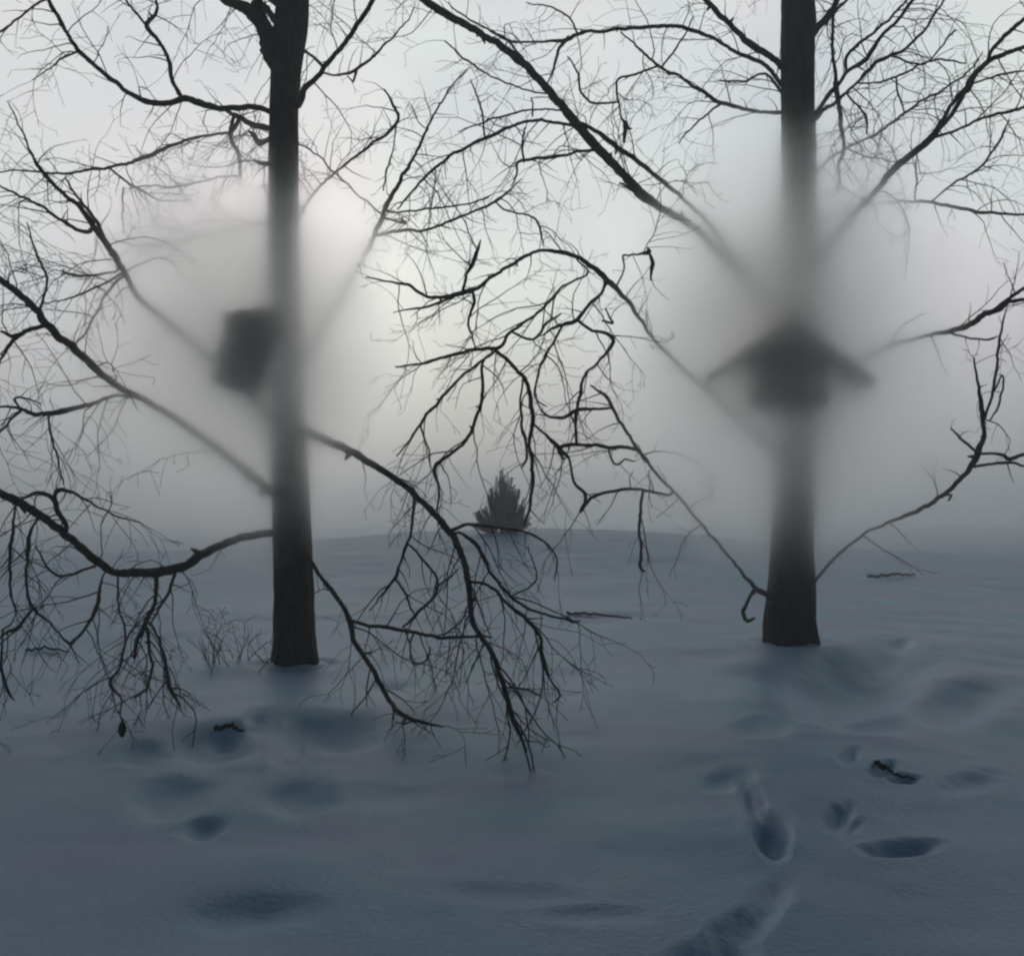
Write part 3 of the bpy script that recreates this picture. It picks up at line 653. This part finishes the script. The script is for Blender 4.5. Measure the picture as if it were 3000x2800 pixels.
def densL(x, y):
    if 560 < x < 780 and 30 < y < 260: return .6
    if y < 760: return 8.0 if x < 800 else 5.5
    if y < 1350: return 8.0 if x < 400 else .7
    if x < 560: return 6.0
    return 4.4 if x > 1050 else 1.5
def densR(x, y):
    if y < 560: return 5.0 if x < 2290 else 5.5
    if y < 1100: return 4.6 if x < 2000 else (5.0 if x > 2700 else .8)
    return 3.2 if x < 2100 else (2.0 if x > 2500 else .5)
treeL, pathsL, gL = build_tree('L', (865, 1950), 'left of the two big bare trees, with a dark box on its trunk', densL)
treeR, pathsR, gR = build_tree('R', (2316, 1885), 'right of the two big bare trees, with a gabled roof on its trunk', densR)

# little cones hanging from the twigs
def cone(px, py, y, r, ln, root):
    p = at(px, py, y); mb = MB()
    P_, R_ = [], []
    for i in range(9):
        t_ = i / 8
        P_.append(p + Vector((0, 0, ln / 2 - ln * t_))); R_.append(r * (math.sin(math.pi * min(t_ * .92 + .04, 1)) ** .6) * (1.12 if i % 2 else .9))
    mb.tube(P_, R_, 9)
    mb.build('cone', M_BARK, root)
pe = pathsL['i11'][-1]
cone(pe[2], pe[3] + 12, pe[0].y, .028, .11, treeL)

# ------------------------------------------------------------------ nest box on the left trunk
def place(o, mbs, loc, rot):
    pass
def nest_box():
    y = gL.y - .55
    c = at(712, 1030, y)
    root = empty('nest_box', c); root.rotation_euler = (0, R(20), R(-38))
    tag(root, 'dark wooden nest box with sloping roof on the side of the left trunk', 'nest box')
    w, d, h = .32, .34, .74
    def part(name, m, mbf, parent=root):
        mb = MB(); mbf(mb)
        o = mesh_obj(name, mb.v, mb.f, m, None, smooth_=False); o.parent = parent
        bv = o.modifiers.new('edge', 'BEVEL'); bv.width = .004; bv.segments = 1
        return o
    th = .022
    n = 4
    for k in range(n):   # front boards
        part('board', M_DARKWOOD, lambda mb, k=k: mb.box((-w/2 + (k+.5)*w/n, -d/2, (k - 1.5) * .018), (w/n - .005, th, h + (k - 1.5) * .036)))
    for s in (-1, 1):
        part('side_wall', M_DARKWOOD, lambda mb, s=s: mb.prism([(s*w/2 - th/2, -h/2), (s*w/2 + th/2, -h/2), (s*w/2 + th/2, h/2 + s*.05), (s*w/2 - th/2, h/2 + s*.05)], -d/2 + .013, d/2))
    part('back_board', M_DARKWOOD, lambda mb: mb.box((0, d/2 + .013, .02), (w + .05, th, h + .22)))
    part('floor_board', M_DARKWOOD, lambda mb: mb.box((0, 0, -h/2 - .012), (w + .02, d, th)))
    part('roof', M_DARKWOOD, lambda mb: mb.box((0, -.03, h/2 + .035), (w + .07, d + .12, .03), Matrix.Rotation(R(-20), 3, 'Y') @ Matrix.Rotation(R(10), 3, 'X')))
    ho = MB(); ho.tube([Vector((0, -d/2 - .014, .12)), Vector((0, -d/2 - .010, .12))], [.045, .045], 20)  # flat disc on the boards; the hole's shade is put into its colour
    o = mesh_obj('painted_hole_disc', ho.v, ho.f, M_HOLE_SHADE_STRAP, None, smooth_=False); o.parent = root
    pe_ = MB(); pe_.tube([Vector((0, -d/2, .03)), Vector((0, -d/2 - .10, .03))], [.009, .009], 8)
    o = mesh_obj('perch', pe_.v, pe_.f, M_DARKWOOD, None); o.parent = root
    for z in (-.24, .28):
        st = MB(); st.box((.12, d/2 + .03, z), (.62, .012, .03))
        o = mesh_obj('strap', st.v, st.f, M_HOLE_SHADE_STRAP, None, smooth_=False); o.parent = root
nest_box()

# ------------------------------------------------------------------ gabled roof feeder on the right trunk
def feeder():
    y = gR.y - .62
    c = at(2300, 1110, y)
    root = empty('bird_feeder', c); root.rotation_euler = (0, R(2), R(-6))
    tag(root, 'brown gabled wooden bird feeder with wide sloping roof on the right trunk', 'bird feeder')
    def part(name, m, mbf, parent=root):
        mb = MB(); mbf(mb)
        o = mesh_obj(name, mb.v, mb.f, m, None, smooth_=False); o.parent = parent
        bv = o.modifiers.new('edge', 'BEVEL'); bv.width = .004; bv.segments = 1
        return o
    apex = .66; half = .92; drop = .70; D = .66
    sl = math.hypot(half, drop); a = math.atan2(drop, half)
    for s in (-1, 1):
        nb = 6
        for k in range(nb):     # overlapping roof boards running front to back
            t_ = (k + .5) / nb
            rot = Matrix.Rotation(s * (a + R(2)), 3, 'Y')
            part('roof_board', M_WOOD, lambda mb, t_=t_, s=s, rot=rot, k=k: mb.box((s * half * t_, (.008 if k % 2 else -.006), apex - drop * t_ + .004 * (nb - k)), (sl / nb + .03, D, .024), rot))
        part('rafter', M_DARKWOOD, lambda mb, s=s: mb.box((s * half * .5, -D/2 + .05, apex - drop * .5 - .05), (sl * .96, .04, .06), Matrix.Rotation(s * a, 3, 'Y')))
    for k in range(7):      # boards of the gable end
        x0 = -.54 + k * .154; x1 = x0 + .15
        zt = lambda x: apex - .06 - drop / half * abs(x)
        for yy in (-D/2 + .10, D/2 - .10):
            pl = [(x0, .14), (x1, .14), (x1, max(zt(x1), .15))] + ([(0, zt(0))] if x0 < 0 < x1 else []) + [(x0, max(zt(x0), .15))]
            part('gable_board', M_WOOD, lambda mb, pl=pl, yy=yy: mb.prism(pl, yy, yy + .02))
    part('ridge_cap', M_DARKWOOD, lambda mb: mb.box((0, 0, apex + .045), (.14, D + .04, .03)))
    part('tray', M_WOOD, lambda mb: mb.box((0, 0, -.28), (.86, D - .12, .03)))
    for yy in (-1, 1):
        part('tray_lip', M_WOOD, lambda mb, yy=yy: mb.box((0, yy * (D/2 - .055), -.25), (.90, .022, .09)))
    for s in (-1, 1):
        part('post', M_DARKWOOD, lambda mb, s=s: mb.box((s * .36, -D/2 + .09, .03), (.045, .045, .60)))
        part('post', M_DARKWOOD, lambda mb, s=s: mb.box((s * .36, D/2 - .09, .03), (.045, .045, .60)))
    for k in range(5):
        part('back_board', M_WOOD, lambda mb, k=k: mb.box((0, D/2 - .055, -.18 + k * .105), (.66, .02, .10)))
feeder()

# ------------------------------------------------------------------ young spruce on the crest
def spruce():
    y = 28.0
    d = ray(1472, 1540)
    g = Vector((d.x * y, y, float(hbase(d.x * y, y)) - .1))
    root = empty('spruce', g)
    tag(root, 'small black green spruce on the snow crest between the two bare trees', 'spruce')
    H = at(1468, 1368, y).z - g.z
    tk = MB(); tk.tube([g, g + Vector((.03, 0, H * .6)), g + Vector((0, 0, H * .99))], [.09, .05, .012], 8)
    tk.build('trunk', M_BARK, root)
    rnd = random.Random(5)
    mb = MB()
    def spray(p, d, ln, r):
        """a bough: needles set round a drooping stem"""
        n = max(5, int(ln / .045))
        q = p.copy(); dd = d.normalized()
        for i in range(n):
            dd = (dd + Vector((rnd.gauss(0, .06), rnd.gauss(0, .06), .035))).normalized()
            q2 = q + dd * ln / n
            for _ in range(9):
                s = Vector((rnd.gauss(0, 1), rnd.gauss(0, 1), rnd.gauss(0, 1)))
                s = (s - dd * s.dot(dd)).normalized()
                e = q2 + (s * .8 + dd * .6) * r * rnd.uniform(.6, 1.2) * (1.1 - .6 * i / n)
                w_ = s.cross(dd) * .030
                b = len(mb.v)
                mb.v += [tuple(q2 - w_), tuple(q2 + w_), tuple(e)]
                mb.f.append((b, b + 1, b + 2))
            q = q2
    u = y / F
    def P(px, py): return g + Vector(((px - 1468) * u, rnd.uniform(-.35, .35), (1545 - py) * u + .1))
    boughs = [(1466,1480,1467,1366,.05),(1467,1520,1467,1385,.10),(1480,1530,1488,1405,.13),(1490,1530,1506,1420,.13),
      (1500,1535,1516,1440,.12),(1505,1540,1524,1470,.11),(1455,1525,1426,1428,.12),(1450,1520,1432,1440,.13),(1445,1535,1392,1492,.10),
      (1440,1540,1385,1500,.08),(1450,1540,1410,1478,.10),(1470,1540,1550,1528,.09),(1480,1545,1556,1538,.08),(1460,1544,1375,1541,.06),
      (1470,1535,1470,1440,.16),(1485,1535,1480,1450,.16),(1465,1530,1450,1455,.14),(1490,1540,1535,1495,.09)]
    for a_, b_, c_, d_, r_ in boughs:
        for _ in range(8):
            p0, p1 = P(a_ + rnd.gauss(0, 5), b_), P(c_ + rnd.gauss(0, 4), d_ + rnd.gauss(0, 4))
            spray(p0, p1 - p0, (p1 - p0).length, r_)
    o = mb.build('foliage', M_NEEDLE, root, smooth_=False)
spruce()

# ------------------------------------------------------------------ bare shrub behind the left trunk
def shrub(px, py, w, h, label, seed, n=26, cat='shrub'):
    g = ground_pt(px, py)
    rnd = random.Random(seed); s = g.y / F
    mb = MB(); tw = MB()
    for k in range(n):
        p = g + Vector((rnd.gauss(0, w * s * .16), rnd.gauss(0, .25), -.05))
        d = Vector((rnd.gauss(0, .45), rnd.gauss(0, .4), 1)).normalized()
        ln = h * s * rnd.uniform(.5, 1.1); m_ = 12
        P_ = [p.copy()]; R_ = [.006]
        bend = Vector((rnd.uniform(-.18, .18), rnd.uniform(-.1, .1), -.04))
        for j in range(m_):
            d = (d + bend * (j / m_) + Vector((rnd.gauss(0, .06), rnd.gauss(0, .06), 0))).normalized()
            p = p + d * ln / m_; P_.append(p.copy()); R_.append(.006 * (1 - .7 * j / m_))
            if j > 2 and rnd.random() < .5:
                grow(tw, p, d + Vector((rnd.gauss(0, .7), rnd.gauss(0, .7), .1)), ln * .3, .0035, rnd, 1, .1, None)
        mb.tube(P_, R_, 4, cap=False)
    root = empty('shrub', g); tag(root, label, cat)
    o = mb.build('stems', M_TWIG, root); o['kind'] = 'stuff'
    o = tw.build('twigs', M_TWIG, root); o['kind'] = 'stuff'
shrub(660, 1950, 260, 170, 'low leafless shrub in the snow just left of the left trunk foot', 3, 16)
shrub(775, 1955, 60, 130, 'few thin bare stems rising against the foot of the left trunk', 8, 6)

# ------------------------------------------------------------------ sticks lying on the snow
def stick(P, r, label, seed):
    rnd = random.Random(seed)
    pts = []
    for x, y, up in P:
        g = ground_pt(x, y); pts.append(g + Vector((0, 0, r + up)))
    fine = []
    for a_, b_ in zip(pts, pts[1:]):
        for k in range(6): fine.append(a_.lerp(b_, k / 6) + Vector((0, 0, rnd.gauss(0, r * .6))))
    fine.append(pts[-1])
    mb = MB(); mb.tube(fine, [r * (1 - .6 * i / len(fine)) for i in range(len(fine))], 7)
    o = mb.build('fallen_branch', M_BARK, None, origin=pts[0])
    tag(o, label, 'branch', None)
stick([(2545,1697,0),(2590,1690,.02),(2655,1688,.01),(2680,1690,-.01)], .035, 'short dark fallen branch on the snow right of the right trunk', 1)
stick([(1660,1803,0),(1740,1805,.02),(1830,1812,.0),(1900,1822,-.01)], .022, 'long thin fallen branch on the snow between the two trees', 2)
stick([(75,1913,0),(130,1909,.02),(200,1912,-.01)], .02, 'thin stick on the snow near the left edge', 3)
stick([(630,2143,.0),(680,2146,.02),(715,2150,.0)], .022, 'short dark stick in a dent below the left tree', 4)
stick([(2565,2245,.02),(2592,2270,.03),(2620,2284,.02),(2680,2290,.0)], .013, 'dark twig beside the footprints at the lower right', 5)

# ------------------------------------------------------------------ haze
def haze():
    mb = MB(); mb.box((0, 0, 6.5), (3000, 3000, 17.0))
    o = mb.build('haze', bpy.data.materials.new('haze'), None, smooth_=False, origin=Vector((0, 0, 7.0)))
    m = o.data.materials[0]; m.use_nodes = True; t = m.node_tree; t.nodes.clear()
    v = N('ShaderNodeVolumePrincipled', t)
    v.inputs['Color'].default_value = (1, 1, 1, 1); v.inputs['Density'].default_value = .0065
    v.inputs['Anisotropy'].default_value = .6
    out = N('ShaderNodeOutputMaterial', t); L(v.outputs[0], out.inputs['Volume'], t)
    o['kind'] = 'stuff'; o['label'] = 'thin grey winter haze over the snow field'
haze()
def added_far_mist():  # added volume that pales the far snow towards the sky
    mb = MB(); mb.box((0, 381, 1.25), (1400, 700, 4.5))
    m = bpy.data.materials.new('added_far_mist'); m.use_nodes = True; t = m.node_tree; t.nodes.clear()
    v = N('ShaderNodeVolumePrincipled', t)
    v.inputs['Color'].default_value = (1, 1, 1, 1); v.inputs['Density'].default_value = .03
    v.inputs['Anisotropy'].default_value = .7
    out = N('ShaderNodeOutputMaterial', t); L(v.outputs[0], out.inputs['Volume'], t)
    o = mb.build('added_mist', m, None, smooth_=False, origin=Vector((0, 381, 1.25)))
    o['kind'] = 'stuff'; o['label'] = 'added low fog volume paling the far snow field'
added_far_mist()

# ------------------------------------------------------------------ fog volumes added round the trunks to blur and pale them
def added_mist(c, rad, dens, label):
    bm_ = MB(); n = 20; k = 28
    for i in range(1, n):
        th = math.pi * i / n
        for j in range(k):
            a_ = 2 * math.pi * j / k
            bm_.v.append((c[0] + rad[0] * math.sin(th) * math.cos(a_), c[1] + rad[1] * math.sin(th) * math.sin(a_), c[2] + rad[2] * math.cos(th)))
    for i in range(n - 2):
        for j in range(k):
            j2 = (j + 1) % k
            bm_.f.append((i*k + j, (i+1)*k + j, (i+1)*k + j2, i*k + j2))
    bm_.f.append(tuple(range(k))); bm_.f.append(tuple((n-2)*k + j for j in reversed(range(k))))
    m = bpy.data.materials.new('added_mist'); m.use_nodes = True; t = m.node_tree; t.nodes.clear()
    tc = N('ShaderNodeTexCoord', t)
    mp = N('ShaderNodeMapping', t); mp.inputs['Scale'].default_value = (1/rad[0], 1/rad[1], 1/rad[2])
    L(tc.outputs['Object'], mp.inputs[0], t)
    ln = N('ShaderNodeVectorMath', t, operation='LENGTH'); L(mp.outputs[0], ln.inputs[0], t)
    nz = N('ShaderNodeTexNoise', t); nz.inputs['Scale'].default_value = 1.3; nz.inputs['Detail'].default_value = 1
    L(tc.outputs['Object'], nz.inputs['Vector'], t)
    r_ = mathn('ADD', ln.outputs['Value'], mathn('MULTIPLY', mathn('SUBTRACT', nz.outputs[0], .5, t), .22, t), t)
    de = mathn('MULTIPLY', mathn('POWER', smooth(r_, 0.0, 1.0, t, 1.0, 0.0), 1.35, t), dens, t)
    v = N('ShaderNodeVolumePrincipled', t); v.inputs['Color'].default_value = (1, .998, .995, 1)
    v.inputs['Anisotropy'].default_value = .972
    L(de, v.inputs['Density'], t)
    out = N('ShaderNodeOutputMaterial', t); L(v.outputs[0], out.inputs['Volume'], t)
    o = mesh_obj('added_mist', bm_.v, bm_.f, m, None, origin=Vector(c))
    o['kind'] = 'stuff'; o['label'] = label
cL = at(725, 1040, 9.95); cR = at(2290, 1020, 10.95)
added_mist(cL, (2.3, 1.6, 2.5), 9.5, 'added pale fog volume blurring the left trunk and its box')
added_mist(cR, (2.6, 1.7, 3.1), 11.0, 'added pale fog volume blurring the right trunk and its roof')
